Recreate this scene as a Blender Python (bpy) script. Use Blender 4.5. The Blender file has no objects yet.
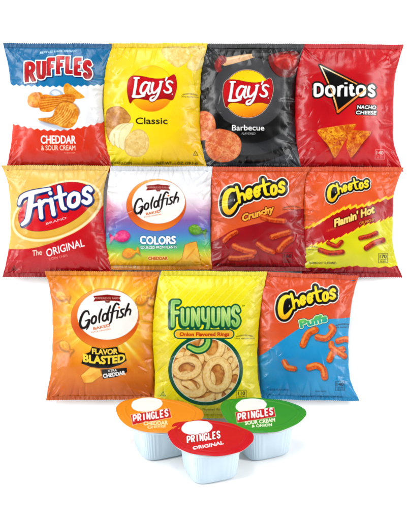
import bpy, bmesh, math, random
import numpy as np
from mathutils import Vector, Matrix

C = bpy.context.scene.collection
sc = bpy.context.scene
S = 0.0013                      # metres per drawing unit
D = 2.4                         # camera distance from the sloped backdrop
TH = math.radians(25)           # the backdrop leans back by this much
FOOT = 424.0                    # drawing height at which the slope meets the floor
U = Vector((1, 0, 0)); N = Vector((0, -math.cos(TH), math.sin(TH))); V = Vector((0, math.sin(TH), math.cos(TH)))
O = -V * ((260 - FOOT) * S)
CAM = O + N * D
ALB = 0.57                      # pigment reflectance of a full white print
f32 = np.float32

# ------------------------------------------------------------------ helpers
def lin(c):
    c = np.asarray(c, dtype=np.float64) / 255.0
    c = np.clip(c, 0, 1)
    return np.where(c <= .04045, c / 12.92, ((c + .055) / 1.055) ** 2.4)

def rngnoise(rs, w, h, n):
    """smooth value noise n cells wide on an h x w grid"""
    nx = max(2, int(n)); ny = max(2, int(n * h / w) + 1)
    g = rs.rand(ny + 2, nx + 2)
    x = np.linspace(0, nx, w, endpoint=False); y = np.linspace(0, ny, h, endpoint=False)
    xi = x.astype(int); yi = y.astype(int); fx = x - xi; fy = y - yi
    fx = fx * fx * (3 - 2 * fx); fy = fy * fy * (3 - 2 * fy)
    a = g[yi][:, xi]; b = g[yi][:, xi + 1]; c = g[yi + 1][:, xi]; d = g[yi + 1][:, xi + 1]
    fx = fx[None, :]; fy = fy[:, None]
    return (a * (1 - fx) + b * fx) * (1 - fy) + (c * (1 - fx) + d * fx) * fy

def fbm(rs, w, h, n, octs=4):
    r = np.zeros((h, w)); a = 1; t = 0
    for i in range(octs):
        r += a * rngnoise(rs, w, h, n * 2 ** i); t += a; a *= .55
    return r / t

def cat(pts, n=7, closed=False):
    P = [np.array(p, float) for p in pts]
    if len(P) < 3: return P
    if closed: Q = [P[-1]] + P + [P[0], P[1]]
    else: Q = [2 * P[0] - P[1]] + P + [2 * P[-1] - P[-2]]
    out = []
    for i in range(1, len(Q) - 2):
        a, b, c, d = Q[i - 1], Q[i], Q[i + 1], Q[i + 2]
        for k in range(n):
            t = k / n
            out.append(.5 * ((2 * b) + (c - a) * t + (2 * a - 5 * b + 4 * c - d) * t * t + (3 * b - a - 3 * c + d) * t ** 3))
    if not closed: out.append(P[-1])
    return out

def frame(ox, oy, k):
    return lambda *pts: [(ox + p[0] / k, oy + p[1] / k) for p in pts]

# text outlines come from the built-in font
_txt = {}
def text_islands(s):
    if s in _txt: return _txt[s]
    def mesh_of(t):
        cu = bpy.data.curves.new('lettering', 'FONT'); cu.body = t; cu.size = 1; cu.resolution_u = 3
        o = bpy.data.objects.new('lettering', cu); C.objects.link(o)
        dg = bpy.context.evaluated_depsgraph_get(); dg.update()
        ev = o.evaluated_get(dg); me = ev.to_mesh()
        vs = [v.co.copy() for v in me.vertices]; ps = [list(p.vertices) for p in me.polygons]
        ev.to_mesh_clear(); bpy.data.objects.remove(o); bpy.data.curves.remove(cu)
        return vs, ps
    vs, ps = mesh_of(s)
    key = {}; mp = []
    for v in vs:
        k = (round(v.x, 5), round(v.y, 5)); mp.append(key.setdefault(k, len(key)))
    co = [None] * len(key)
    for k, i in key.items(): co[i] = k
    par = list(range(len(co)))
    def find(i):
        while par[i] != i: par[i] = par[par[i]]; i = par[i]
        return i
    ec = {}
    for p in ps:
        q = [mp[i] for i in p]
        for a, b in zip(q, q[1:] + q[:1]):
            if a == b: continue
            e = (min(a, b), max(a, b)); ec[e] = ec.get(e, 0) + 1
            par[find(a)] = find(b)
    isl = {}
    for (a, b), n in ec.items():
        if n == 1: isl.setdefault(find(a), []).append((co[a], co[b]))
    xs = [c[0] for c in co] or [0]
    r = (list(isl.values()), min(xs), max(xs))
    _txt[s] = r
    return r

class Art:
    def __init__(s, x0, y0, x1, y1, base, res=4, seed=1):
        s.x0, s.y0, s.res = x0, y0, res
        s.w = int((x1 - x0) * res) + 1; s.h = int((y1 - y0) * res) + 1
        s.X, s.Y = np.meshgrid(x0 + np.arange(s.w) / res, y0 + np.arange(s.h) / res)
        s.X = s.X.astype(f32); s.Y = s.Y.astype(f32)
        s.img = np.zeros((s.h, s.w, 3), f32) + np.array(base, f32)
        s.rs = np.random.RandomState(seed)
    def win(s, xs, ys, pad):
        a = max(0, int((min(xs) - pad - s.x0) * s.res)); b = min(s.w, int((max(xs) + pad - s.x0) * s.res) + 2)
        c = max(0, int((min(ys) - pad - s.y0) * s.res)); d = min(s.h, int((max(ys) + pad - s.y0) * s.res) + 2)
        return slice(c, max(c, d)), slice(a, max(a, b))
    def blank(s): return np.full((s.h, s.w), 50.0, f32)
    def segs(s, seglist, out=None, pad=4):
        """signed distance of an even-odd outline given as segments"""
        if out is None: out = s.blank()
        xs = [p[0] for g in seglist for p in g]; ys = [p[1] for g in seglist for p in g]
        w = s.win(xs, ys, pad); X = s.X[w]; Y = s.Y[w]
        if X.size == 0: return out
        d = np.full(X.shape, 1e6, f32); ins = np.zeros(X.shape, bool)
        for (ax, ay), (bx, by) in seglist:
            vx, vy = bx - ax, by - ay; L = vx * vx + vy * vy + 1e-12
            t = np.clip(((X - ax) * vx + (Y - ay) * vy) / L, 0, 1)
            dx = X - ax - t * vx; dy = Y - ay - t * vy
            np.minimum(d, dx * dx + dy * dy, out=d)
            if ay != by:
                ins ^= ((ay > Y) != (by > Y)) & (X < (Y - ay) * (bx - ax) / (by - ay) + ax)
        d = np.sqrt(d); d[ins] *= -1
        out[w] = np.minimum(out[w], d)
        return out
    def poly(s, pts, smooth=True, pad=4):
        if smooth: pts = cat(pts, 6, True)
        pts = [(float(p[0]), float(p[1])) for p in pts]
        return s.segs(list(zip(pts, pts[1:] + pts[:1])), None, pad)
    def ell(s, cx, cy, rx, ry, rot=0):
        c, n = math.cos(math.radians(rot)), math.sin(math.radians(rot))
        dx = s.X - cx; dy = s.Y - cy; a = dx * c + dy * n; b = -dx * n + dy * c
        q = np.sqrt((a / rx) ** 2 + (b / ry) ** 2) + 1e-6
        g = np.sqrt((a / rx ** 2) ** 2 + (b / ry ** 2) ** 2) + 1e-6
        return (q * (q - 1) / g).astype(f32)
    def stroke(s, pts, r, smooth=True, out=None, butt=False, pad=4):
        if out is None: out = s.blank()
        r = r if isinstance(r, (list, tuple)) else [r] * len(pts)
        P = [(p[0], p[1], q) for p, q in zip(pts, r)]
        if smooth and len(P) > 2: P = [tuple(p) for p in cat(P, 6)]
        n = len(P) - 1
        for i in range(n):
            (ax, ay, ar), (bx, by, br) = P[i], P[i + 1]
            m = max(ar, br)
            w = s.win((ax, bx), (ay, by), pad + m); X = s.X[w]; Y = s.Y[w]
            if X.size == 0: continue
            vx, vy = bx - ax, by - ay; L = vx * vx + vy * vy + 1e-9
            tt = ((X - ax) * vx + (Y - ay) * vy) / L; t = np.clip(tt, 0, 1)
            dx = X - ax - t * vx; dy = Y - ay - t * vy
            d = np.sqrt(dx * dx + dy * dy) - (ar + (br - ar) * t)
            if butt:
                l = math.sqrt(L); px = (X - ax) * (-vy) / l + (Y - ay) * vx / l
                perp = np.abs(px) - (ar + (br - ar) * t)
                if i == 0: d = np.where(tt < 0, np.maximum(perp, -tt * l - ar * .0), d)
                if i == n - 1: d = np.where(tt > 1, np.maximum(perp, (tt - 1) * l), d)
            out[w] = np.minimum(out[w], d)
        return out
    def paint(s, sd, col, off=0.0, a=1.0, soft=.16):
        m = np.clip(.5 - (sd - off) / (2 * soft), 0, 1) * a
        ys, xs = np.where(m > 0.001)
        if len(ys) == 0: return
        w = slice(ys.min(), ys.max() + 1), slice(xs.min(), xs.max() + 1)
        col = np.asarray(col, f32)
        if col.ndim == 3: col = col[w]
        mm = m[w][..., None]
        s.img[w] = s.img[w] * (1 - mm) + col * mm
    def grad(s, stops, coord):
        """colour ramp: stops [(value, rgb)...] over an array coord"""
        xs = [q[0] for q in stops]
        return np.stack([np.interp(coord, xs, [q[1][k] for q in stops]) for k in range(3)], -1).astype(f32)
    def noise(s, cell, octs=4):
        return fbm(s.rs, s.w, s.h, max(2, s.w / s.res / cell), octs).astype(f32)
    def text(s, t, cx, cy, cap, col=None, width=None, rot=0, slant=0, bold=0, arc=0, outline=None, paint=True, soft=.14):
        isl, a, b = text_islands(t)
        sy = cap / .72; sx = sy if width is None else width / (b - a)
        cr, sr = math.cos(math.radians(rot)), math.sin(math.radians(rot))
        mid = (a + b) / 2; half = max((b - a) / 2 * sx, 1e-6)
        def mp(p):
            x = (p[0] - mid) * sx + slant * (p[1] - .36) * sy; y = -(p[1] - .36) * sy
            y += arc * (x / half) ** 2
            return (cx + x * cr - y * sr, cy + x * sr + y * cr)
        out = s.blank()
        for g in isl: s.segs([(mp(p), mp(q)) for p, q in g], out, 3)
        out = out - bold
        if outline:
            for o, c in outline: s.paint(out, c, o, soft=soft)
        if col is not None: s.paint(out, col, soft=soft)
        return out
    def sample(s, x, y):
        fx = np.clip((x - s.x0) * s.res, 0, s.w - 1.001); fy = np.clip((y - s.y0) * s.res, 0, s.h - 1.001)
        xi = fx.astype(int); yi = fy.astype(int); a = (fx - xi)[..., None]; b = (fy - yi)[..., None]
        I = s.img
        return (I[yi, xi] * (1 - a) + I[yi, xi + 1] * a) * (1 - b) + (I[yi + 1, xi] * (1 - a) + I[yi + 1, xi + 1] * a) * b

CIR = [(.5, 1), (.9, .85), (1, .5), (.9, .15), (.5, 0), (.1, .15), (0, .5), (.1, .85), (.5, 1)]
GL = {
 'R': [('l', [(0, 0), (0, 1)]), ('c', [(0, 1), (.6, 1), (.95, .87), (.95, .65), (.6, .5), (0, .5)]), ('l', [(.5, .5), (1, 0)])],
 'P': [('l', [(0, 0), (0, 1)]), ('c', [(0, 1), (.6, 1), (.97, .88), (.97, .6), (.6, .45), (0, .45)])],
 'U': [('c', [(0, 1), (0, .35), (.15, .06), (.5, 0), (.85, .06), (1, .35), (1, 1)])],
 'F': [('l', [(0, 0), (0, 1), (1, 1)]), ('l', [(0, .52), (.75, .52)])],
 'L': [('l', [(0, 1), (0, 0), (1, 0)])],
 'E': [('l', [(1, 1), (0, 1), (0, 0), (1, 0)]), ('l', [(0, .5), (.8, .5)])],
 'S': [('c', [(.95, .8), (.7, .98), (.3, .98), (.05, .78), (.2, .56), (.75, .44), (.97, .22), (.7, .02), (.3, .02), (.03, .2)])],
 'I': [('l', [(.5, 0), (.5, 1)])],
 'N': [('l', [(0, 0), (0, 1), (1, 0), (1, 1)])],
 'G': [('c', [(.95, .82), (.6, 1), (.15, .85), (0, .5), (.15, .15), (.55, 0), (.95, .15), (.95, .45)]), ('l', [(.95, .45), (.55, .45)])],
 'D': [('l', [(0, 0), (0, 1)]), ('c', [(0, 1), (.5, 1), (.95, .78), (.95, .22), (.5, 0), (0, 0)])],
 'o': [('c', CIR)],
 'e': [('c', [(.06, .48), (.9, .56), (.85, .88), (.5, 1), (.12, .82), (.03, .4), (.3, .04), (.62, 0), (.95, .2)])],
 't': [('c', [(.4, 1.25), (.4, .3), (.6, .02), (1, .1)]), ('l', [(0, .8), (.95, .86)])],
 's': [('c', [(.95, .8), (.65, 1), (.2, .9), (.15, .65), (.75, .4), (.9, .15), (.5, 0), (.05, .15)])],
 'r': [('l', [(.1, 1), (.1, 0)]), ('c', [(.1, .55), (.4, .92), (1, .98)])],
 'i': [('l', [(.5, .85), (.5, 0)]), ('l', [(.5, 1.35), (.5, 1.36)])],
 'l': [('l', [(.5, 1), (.5, 0)])],
 'h': [('l', [(0, 1.6), (0, 0)]), ('c', [(0, .55), (.35, .95), (.8, .9), (1, .55), (1, 0)])],
 'd': [('c', CIR), ('l', [(1, 1.6), (1, 0)])],
 'f': [('c', [(1.1, 1.5), (.8, 1.6), (.5, 1.35), (.45, .9), (.45, 0)]), ('l', [(0, .9), (1, .95)])],
 'y': [('c', [(0, 1), (0, .5), (.3, .25), (.7, .3), (1, .55)]), ('c', [(1, 1), (1, .1), (.8, -.35), (.3, -.4)])],
}
def glyph(A, ch, box, r, out, F=None, slant=0, shear=0, butt=False):
    x0, y0, x1, y1 = box
    for kind, pts in GL[ch]:
        q = []
        for u, v in pts:
            x = x0 + u * (x1 - x0) + slant * v * (y1 - y0); y = y1 - v * (y1 - y0) + shear * u * (x1 - x0)
            q.append((x, y))
        rr = r
        if F: q = F(*q)
        A.stroke(q, rr, smooth=(kind == 'c'), out=out, butt=butt)
    return out

W = (255, 255, 255); K = (18, 14, 14)

def speck_chip(A, pts, c_lo, c_hi, c_sp, cell=1.6, rim=None, smooth=True, amt=.5):
    sd = A.poly(pts, smooth)
    n = A.noise(cell, 4); n2 = A.noise(cell * 4, 3)
    t = np.clip((n - .5) * 1.7 + (n2 - .5) * 2.2 + .5, 0, 1)[..., None]
    col = np.array(c_lo, f32) * (1 - t) + np.array(c_hi, f32) * t
    sp = np.clip((A.noise(cell * .8, 2) - .62) * 6, 0, 1)[..., None] * amt
    col = col * (1 - sp) + np.array(c_sp, f32) * sp
    edge = np.clip(1 + sd / 1.3, 0, 1)[..., None] * .45
    col = col * (1 - edge) + np.array(rim if rim is not None else c_lo, f32) * edge
    A.paint(sd, col)
    return sd

def soft_spot(A, sd, col, off, a, soft): A.paint(sd, col, off, a, soft)

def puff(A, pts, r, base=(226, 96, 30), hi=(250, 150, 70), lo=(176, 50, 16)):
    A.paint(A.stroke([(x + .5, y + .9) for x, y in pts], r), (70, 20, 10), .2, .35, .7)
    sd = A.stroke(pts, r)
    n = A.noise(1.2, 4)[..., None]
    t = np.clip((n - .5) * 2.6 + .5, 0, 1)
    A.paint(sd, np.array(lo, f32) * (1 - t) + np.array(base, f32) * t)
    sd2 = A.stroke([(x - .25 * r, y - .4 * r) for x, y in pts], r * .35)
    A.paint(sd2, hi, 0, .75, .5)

def seal_badge(A, cx, cy, num, col, fill=None):
    sd = A.poly([(cx - 4.6, cy - 4.4), (cx + 4.6, cy - 4.4), (cx + 4.6, cy + 4.6), (cx - 4.6, cy + 4.6)], False)
    if fill is not None: A.paint(sd, fill, .6)
    A.paint(np.abs(sd - .2) - .22, col, 0, .8)
    A.text(num, cx, cy - 1.6, 3.6, col, width=7, bold=.12)
    A.text('CALORIES', cx, cy + 1.6, 1.3, col, width=7.2)
    A.text('PER BAG', cx, cy + 3.5, 1.2, col, width=6)

def fresh(A, cx, cy, col, w=17):
    A.text('GUARANTEED FRESH', cx, cy - 1, 1.5, col, width=w * .85, arc=1.3)
    A.text('UNTIL PRINTED DATE', cx, cy + 2.2, 1.2, col, width=w)
    A.paint(A.stroke([(cx - w / 2, cy + .9), (cx - w / 3, cy + .1)], .12), col, 0, .8)

def kosher(A, cx, cy, col):
    t = A.poly([(cx, cy - 2.4), (cx + 2.6, cy + 2), (cx - 2.6, cy + 2)], False)
    A.paint(np.abs(t) - .2, col); A.text('U', cx, cy + .6, 1.8, col)

# ------------------------------------------------------------------ the eleven prints
def art_ruffles():
    A = Art(-4, 38, 118, 178, (22, 116, 178), seed=3)
    A.img[:] = A.grad([(40, (14, 98, 146)), (50, (16, 122, 172)), (88, (14, 130, 182))], A.Y)
    def zig(f, amp, per, y_end):
        xs = np.arange(-8, 124, per / 2); pts = []
        for i, x in enumerate(xs): pts.append((x, f(x) + (amp if i % 2 else -amp)))
        return pts + [(130, y_end), (-14, y_end)]
    A.paint(A.poly(zig(lambda x: 87.5 - 3.2 * ((x - 57) / 48) ** 2, .9, 6.2, 200), False, pad=60), (247, 249, 252))
    red = A.grad([(120, (234, 72, 38)), (150, (226, 62, 34)), (166, (196, 40, 26))], A.Y)
    A.paint(A.poly(zig(lambda x: 131 - 9.5 * ((x - 55) / 48) ** 2, .9, 6.6, 200), False, pad=60), red)
    z = frame(25, 85, 6.5)
    A.paint(A.poly(z((165, 60), (190, 35), (225, 38), (255, 62), (230, 85), (180, 82))), (190, 206, 222))
    A.paint(A.poly(z((178, 55), (200, 42), (225, 50), (235, 66), (200, 72))), (235, 240, 246))
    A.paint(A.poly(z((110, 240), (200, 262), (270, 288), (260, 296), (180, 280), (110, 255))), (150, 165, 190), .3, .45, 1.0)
    lo, hi, sp = (226, 138, 36), (250, 192, 84), (206, 100, 22)
    speck_chip(A, z((20, 105), (35, 65), (75, 52), (115, 60), (128, 100), (115, 145), (70, 152), (32, 140)), lo, hi, sp)
    speck_chip(A, z((258, 15), (280, -5), (305, 10), (345, 45), (385, 75), (385, 88), (340, 95), (300, 80), (262, 60)), (240, 170, 50), (252, 208, 104), sp)
    speck_chip(A, z((100, 85), (140, 68), (200, 78), (262, 66), (325, 72), (330, 105), (290, 135), (225, 140), (180, 175), (140, 180), (102, 165)), (222, 122, 24), (250, 172, 56), (196, 90, 16))
    for k in range(5):
        A.paint(A.stroke(z((108, 92 + k * 17), (200, 88 + k * 13), (320, 80 + k * 9)), .35), (190, 88, 14), 0, .65, .35); A.paint(A.stroke(z((110, 99 + k * 17), (200, 94 + k * 13), (316, 86 + k * 9)), .3), (255, 206, 110), 0, .5, .35)
    A.paint(A.poly(z((92, 226), (180, 212), (203, 158), (240, 118), (292, 113), (340, 138), (358, 190), (300, 240), (200, 262))), (150, 70, 10), .3, .5, .7)
    speck_chip(A, z((92, 222), (130, 218), (180, 210), (205, 160), (240, 122), (290, 118), (335, 140), (352, 185), (340, 240), (305, 280), (255, 282), (205, 262), (150, 245), (105, 236)), (228, 142, 40), (254, 204, 98), (204, 106, 24))
    for k in range(7):
        A.paint(A.stroke(z((150 + k * 17, 232 + k * 5), (215 + k * 14, 190 + k * 5), (250 + k * 12, 132 + k * 8)), .3), (200, 108, 24), 0, .6, .35)
        A.paint(A.stroke(z((158 + k * 17, 234 + k * 5), (223 + k * 14, 192 + k * 5), (257 + k * 12, 134 + k * 8)), .25), (255, 228, 150), 0, .55, .35)
    A.text('CHEDDAR', 58.8, 139.8, 8.0, W, width=34.5, bold=.28)
    A.text('& SOUR CREAM', 58.6, 148, 5.0, (255, 226, 214), width=34, bold=.12)
    A.text('POTATO CHIPS', 70, 153, 1.5, (255, 214, 200), width=11)
    A.text('NET WT. 1 OZ. (28.3 g)', 72, 164.5, 1.7, (250, 190, 170), width=30)
    A.text('CHEDDAR & SOUR CREAM FLAVORED', 36, 164.5, 1.4, (250, 190, 170), width=22)
    A.text('RUFFLES HAVE RIDGES!', 58.5, 51.5, 2.3, (232, 242, 250), width=36, rot=-3, bold=.05, arc=.8)
    z = frame(20, 45, 5.125); out = A.blank()
    sp_ = [('R', (38, 100, 72, 182), 8.5), ('U', (98, 94, 128, 170), 8), ('F', (152, 78, 182, 152), 7.5), ('F', (199, 70, 229, 145), 7.5),
           ('L', (246, 68, 272, 144), 7.5), ('E', (289, 78, 316, 152), 7.5), ('S', (334, 90, 362, 168), 8)]
    for ch, b, r in sp_: glyph(A, ch, b, r * 1.14 / 5.125, out, z, butt=True)
    serif = [((30, 188), (48, 186)), ((66, 186), (84, 184)), ((88, 92), (108, 92)), ((118, 92), (138, 92)), ((142, 156), (162, 156)), ((190, 149), (210, 149)), ((30, 97), (44, 97)), ((237, 68), (256, 68))]
    for a, b in serif: A.stroke(z(a, b), 5 / 5.125, out=out, butt=True)
    A.paint(A.stroke([(0, 0), (0, .1)], .1), W)
    sh = np.roll(np.roll(out, 4, 0), 4, 1)
    A.paint(sh, (8, 50, 104), 1.5, 1, .3)
    A.paint(out, W, 1.55)
    A.paint(out, (120, 12, 22), .35)
    A.paint(out, A.grad([(58, (222, 36, 44)), (80, (184, 18, 34))], A.Y), 0)
    return A

def lays_logo(A, ox, oy, ring=False, cy=168, rx=150, ry=155):
    z = frame(ox, oy, 6.833); k = 6.833
    c = z((182, cy))[0]
    sun = A.ell(c[0], c[1], rx / k, ry / k)
    ban = A.poly(z((38, 92), (60, 80), (120, 84), (185, 97), (245, 100), (298, 90), (337, 72), (352, 110), (354, 160), (340, 215), (322, 244),
                   (280, 236), (235, 240), (190, 250), (135, 242), (85, 236), (58, 244), (38, 266), (22, 215), (18, 165), (24, 115)))
    both = np.minimum(sun, ban)
    if ring: A.paint(both, (240, 214, 190), .75); A.paint(both, (110, 30, 20), .3)
    else: A.paint(both, (226, 150, 10), .35, .8, .3)
    dy = (A.Y - c[1]) / (ry / k)
    A.paint(sun, A.grad([(-1, (254, 214, 20)), (-.4, (255, 232, 30)), (.4, (252, 196, 20)), (1, (240, 140, 18))], dy + .25 * (A.X - c[0]) / (rx / k)))
    A.paint(ban, (150, 10, 24), .15)
    A.paint(ban, A.grad([(-.6, (206, 24, 36)), (0, (216, 20, 34)), (.6, (160, 8, 26))], dy), -.25)
    out = A.blank()
    def s(pts, r, **kw): A.stroke(z(*pts), [q / k for q in r] if isinstance(r, list) else r / k, out=out, **kw)
    s([(80, 100), (74, 150), (62, 218)], 10); s([(58, 220), (95, 222), (134, 214)], [10, 9, 8]); s([(134, 214), (140, 200)], 5); s([(66, 96), (98, 96)], 6)
    s([(164, 132), (140, 126), (118, 150), (110, 184), (122, 202), (144, 186), (160, 152)], [8, 8, 9, 9, 8, 7, 6])
    s([(172, 128), (160, 180), (166, 203), (182, 196)], [8, 8, 7, 5])
    s([(194, 130), (186, 165), (190, 192), (208, 192), (232, 165)], [9, 9, 8, 7, 6])
    s([(248, 122), (238, 170), (222, 215), (200, 243), (178, 246), (180, 228), (204, 216)], [9, 9, 8, 8, 8, 6, 4])
    s([(286, 94), (278, 114)], [7, 4]); s([(240, 122), (258, 120)], 6, smooth=False)
    s([(326, 126), (310, 117), (290, 124), (290, 145), (308, 160), (314, 178), (302, 192), (280, 192), (268, 180)], [6, 7, 8, 9, 9, 9, 8, 7, 6])
    s([(324, 204), (324, 205)], 4)
    A.paint(np.roll(out, 2, 0), (110, 0, 16), .3, .8, .3)
    A.paint(out, W)

def potato_slices(A):
    z = frame(102, 105, 5.857)
    speck_chip(A, z((24, 40), (60, 12), (115, 14), (155, 50), (170, 90), (120, 140), (60, 210), (38, 205), (20, 140)), (196, 134, 66), (226, 172, 96), (168, 100, 40), amt=.35, rim=(150, 92, 40))
    for dx in (0, 30, 58):
        A.paint(A.poly(z((44 + dx, 205 + dx * .55), (50 + dx, 160), (95 + dx * .9, 120), (150 + dx * .5, 108), (185, 118), (130 + dx * .6, 160), (80 + dx, 215), (70 + dx, 240 + dx * .4))), (196, 150, 74), .25, .8, .3)
        A.paint(A.poly(z((44 + dx, 205 + dx * .55), (50 + dx, 160), (95 + dx * .9, 120), (150 + dx * .5, 108), (185, 118), (130 + dx * .6, 160), (80 + dx, 215), (70 + dx, 240 + dx * .4))), (250, 240, 190))
    speck_chip(A, z((132, 240), (140, 195), (180, 155), (225, 145), (262, 170), (278, 220), (262, 275), (220, 302), (170, 300), (140, 280)), (236, 200, 116), (252, 228, 158), (222, 178, 92), amt=.3, rim=(206, 158, 70))

def art_lays_classic():
    A = Art(98, 38, 214, 178, (253, 222, 20), seed=5)
    A.img[:] = A.grad([(-60, (250, 214, 16)), (0, (255, 236, 34)), (50, (252, 212, 8))], (A.X - 150) * .8 + (A.Y - 100) * .5)
    sw = A.poly([(104, 172), (130, 160), (170, 150), (206, 118), (214, 175), (150, 182)])
    A.paint(sw, (246, 202, 4), 0, .5, 5)
    z = frame(100, 35, 3.66)
    for pts in (((225, 50), (255, 40), (320, 45), (332, 70), (320, 100), (285, 122), (250, 100), (230, 75)), ((318, 110), (340, 75), (375, 60), (392, 75), (380, 115), (350, 132), (325, 128)), ((320, 45), (350, 38), (385, 42), (378, 75), (345, 80))):
        speck_chip(A, z(*pts), (240, 208, 110), (253, 238, 170), (226, 190, 90), amt=.25, rim=(222, 176, 60))
    potato_slices(A)
    lays_logo(A, 125, 65)
    A.text('Classic', 151.8, 121.3, 6.4, (48, 40, 18), width=31.5, bold=.16)
    fresh(A, 190, 95, (80, 66, 10))
    kosher(A, 195.5, 153, (90, 76, 10))
    A.text('POTATO CHIPS', 121, 162.6, 2.4, (70, 60, 10), width=21)
    A.text('NET WT. 1 OZ. (28.3 g)', 177, 162.6, 2.6, (50, 40, 8), width=41, bold=.04)
    return A

def art_bbq():
    A = Art(192, 38, 310, 178, (14, 14, 16), seed=6)
    z = frame(195, 35, 3.66)
    dx = A.X - 249; dy = A.Y - 93
    r = np.sqrt(dx * dx + (dy * 1.02) ** 2)
    A.img[:] = A.grad([(0, (92, 92, 94)), (26, (84, 84, 87)), (36.2, (72, 72, 76)), (36.8, (12, 12, 14)), (51, (8, 8, 10)), (52, (44, 48, 52)), (63, (52, 56, 60)), (64, (10, 10, 12)), (71, (12, 12, 14)), (72, (70, 74, 80)), (100, (88, 92, 96))], r)
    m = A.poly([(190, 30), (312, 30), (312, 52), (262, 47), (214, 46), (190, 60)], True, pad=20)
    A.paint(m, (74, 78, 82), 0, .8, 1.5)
    # basting brush and bowl of sauce
    A.paint(A.stroke(z((110, 100), (180, 84), (215, 76)), [4.2, 3.2, 2.0]), (222, 178, 130))
    A.paint(A.stroke(z((118, 92), (180, 78), (212, 72)), [.8, .8, .5]), (246, 216, 176), 0, .8, .4)
    A.paint(A.stroke(z((215, 74), (300, 70)), [2, 1.4]), (78, 76, 78))
    A.paint(A.stroke(z((98, 92), (84, 108), (86, 128)), [4.6, 3.6, 3.0]), (140, 18, 20))
    A.paint(A.stroke(z((92, 92), (86, 116)), [1.2, 1]), (206, 60, 50), 0, .8, .5)
    bowl = A.poly(z((268, 85), (285, 70), (330, 60), (375, 62), (382, 90), (370, 135), (340, 156), (305, 150), (280, 125)))
    A.paint(bowl, (50, 12, 12), .8)
    A.paint(bowl, (130, 22, 22))
    A.paint(A.poly(z((285, 85), (320, 72), (368, 74), (368, 110), (340, 130), (300, 118))), A.grad([(.3, (150, 16, 20)), (.7, (206, 56, 44))], A.noise(8, 3)))
    A.paint(A.stroke(z((300, 92), (330, 84), (352, 90)), .8), (240, 130, 110), 0, .6, .6)
    for pts in (((10, 290), (40, 278), (68, 300), (76, 340), (62, 370), (30, 385), (5, 370)), ((36, 400), (48, 365), (80, 345), (120, 350), (155, 368), (170, 400), (160, 440), (125, 462), (80, 462), (48, 440))):
        speck_chip(A, z(*pts), (224, 112, 62), (244, 172, 116), (200, 62, 32), cell=1.1, rim=(190, 96, 56), amt=.6)
    lays_logo(A, 220.6, 68.7, ring=True, cy=176, rx=158, ry=160)
    A.text('Barbecue', 248, 128, 5.6, W, width=32, bold=.14)
    A.text('FLAVORED', 248.5, 133.8, 2.1, W, width=13.5, slant=.2)
    fresh(A, 287, 99, (225, 225, 225))
    kosher(A, 290.5, 156.5, (220, 220, 220))
    A.text('POTATO CHIPS', 218, 164.3, 2, (220, 220, 220), width=17)
    A.text('NET WT. 1 OZ. (28.3 g)', 274, 164.3, 2, (220, 220, 220), width=34)
    return A

def art_doritos():
    A = Art(290, 38, 410, 178, (206, 18, 34), seed=7)
    n = A.noise(30, 3)
    A.img[:] = A.grad([(0, (188, 12, 30)), (.5, (212, 22, 38)), (1, (226, 40, 44))], n)
    glow = A.stroke([(338, 150), (372, 105), (398, 84)], [9, 5, 2])
    A.paint(glow, (236, 80, 40), 0, .55, 7)
    z = frame(305, 60, 5.125); k = 5.125
    tri = A.poly(z((74, 28), (312, 152), (166, 274), (128, 150)), False)
    A.paint(tri, K, 1.5, 1, .5)
    rim = A.grad([(70, (255, 240, 210)), (86, (250, 160, 60)), (100, (255, 220, 160)), (112, (246, 130, 40))], A.Y + .3 * (A.X - 330))
    A.paint(tri, rim, .2); A.paint(tri, K, -1.15)
    out = A.blank()
    L = [('D', (50, 128, 86, 184), 8), ('o', (108, 138, 146, 184), 8), ('r', (168, 138, 190, 190), 8), ('t', (222, 140, 248, 184), 8), ('o', (264, 138, 302, 184), 8), ('s', (322, 136, 354, 186), 8)]
    for ch, b, r in L: glyph(A, ch, b, r / k, out, z, butt=True)
    A.stroke(z((206, 140), (206, 190)), 8 / k, out=out, butt=True); A.stroke(z((206, 120), (206, 128)), 8 / k, out=out, butt=True)
    A.paint(out, K, 1.5, 1, .3)
    A.paint(out, W)
    # tip of the flame line over the second o
    A.paint(A.stroke(z((166, 268), (236, 212), (308, 154)), [1.1, .75, .35]), rim, .25)
    A.paint(A.stroke(z((120, 128), (148, 200), (166, 268)), [.2, .6, .9]), rim, 0)
    A.text('TM', 375.6, 101.3, 1.2, W)
    for t, y, w in (('NACHO', 107.6, 19), ('CHEESE', 113, 20.5)):
        A.text(t, 366.2 + (.0 if w < 20 else -.6), y, 3.5, W, width=w, slant=.18, bold=.22, outline=[(.9, K)])
    A.text('TORTILLA CHIPS', 369, 117.2, 1.1, (250, 190, 180), width=12)
    fresh(A, 384, 121, (250, 150, 140), 19)
    z = frame(310, 110, 4.556)
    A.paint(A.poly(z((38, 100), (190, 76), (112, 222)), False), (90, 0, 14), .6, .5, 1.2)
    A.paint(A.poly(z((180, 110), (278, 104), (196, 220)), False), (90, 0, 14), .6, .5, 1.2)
    speck_chip(A, z((184, 100), (230, 96), (277, 102), (240, 150), (192, 214), (178, 200), (165, 160)), (216, 96, 16), (246, 168, 36), (176, 44, 12), cell=1.4, rim=(236, 150, 40), amt=.9)
    speck_chip(A, z((32, 96), (100, 78), (202, 66), (198, 84), (160, 140), (120, 212), (106, 208), (80, 160)), (214, 100, 20), (250, 186, 44), (180, 50, 14), cell=1.4, rim=(240, 160, 50), amt=.9)
    seal_badge(A, 380.3, 154, '140', (250, 216, 214))
    A.text('TORTILLA', 304.5, 157, 2, (255, 190, 190), width=11)
    A.text('NET WT. 1 OZ. (28.3 g)', 308, 164, 1.7, (240, 150, 150), width=22)
    A.text('NACHO CHEESE FLAVORED TORTILLA CHIPS', 368, 166, 1.4, (240, 140, 140), width=44)
    return A

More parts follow.
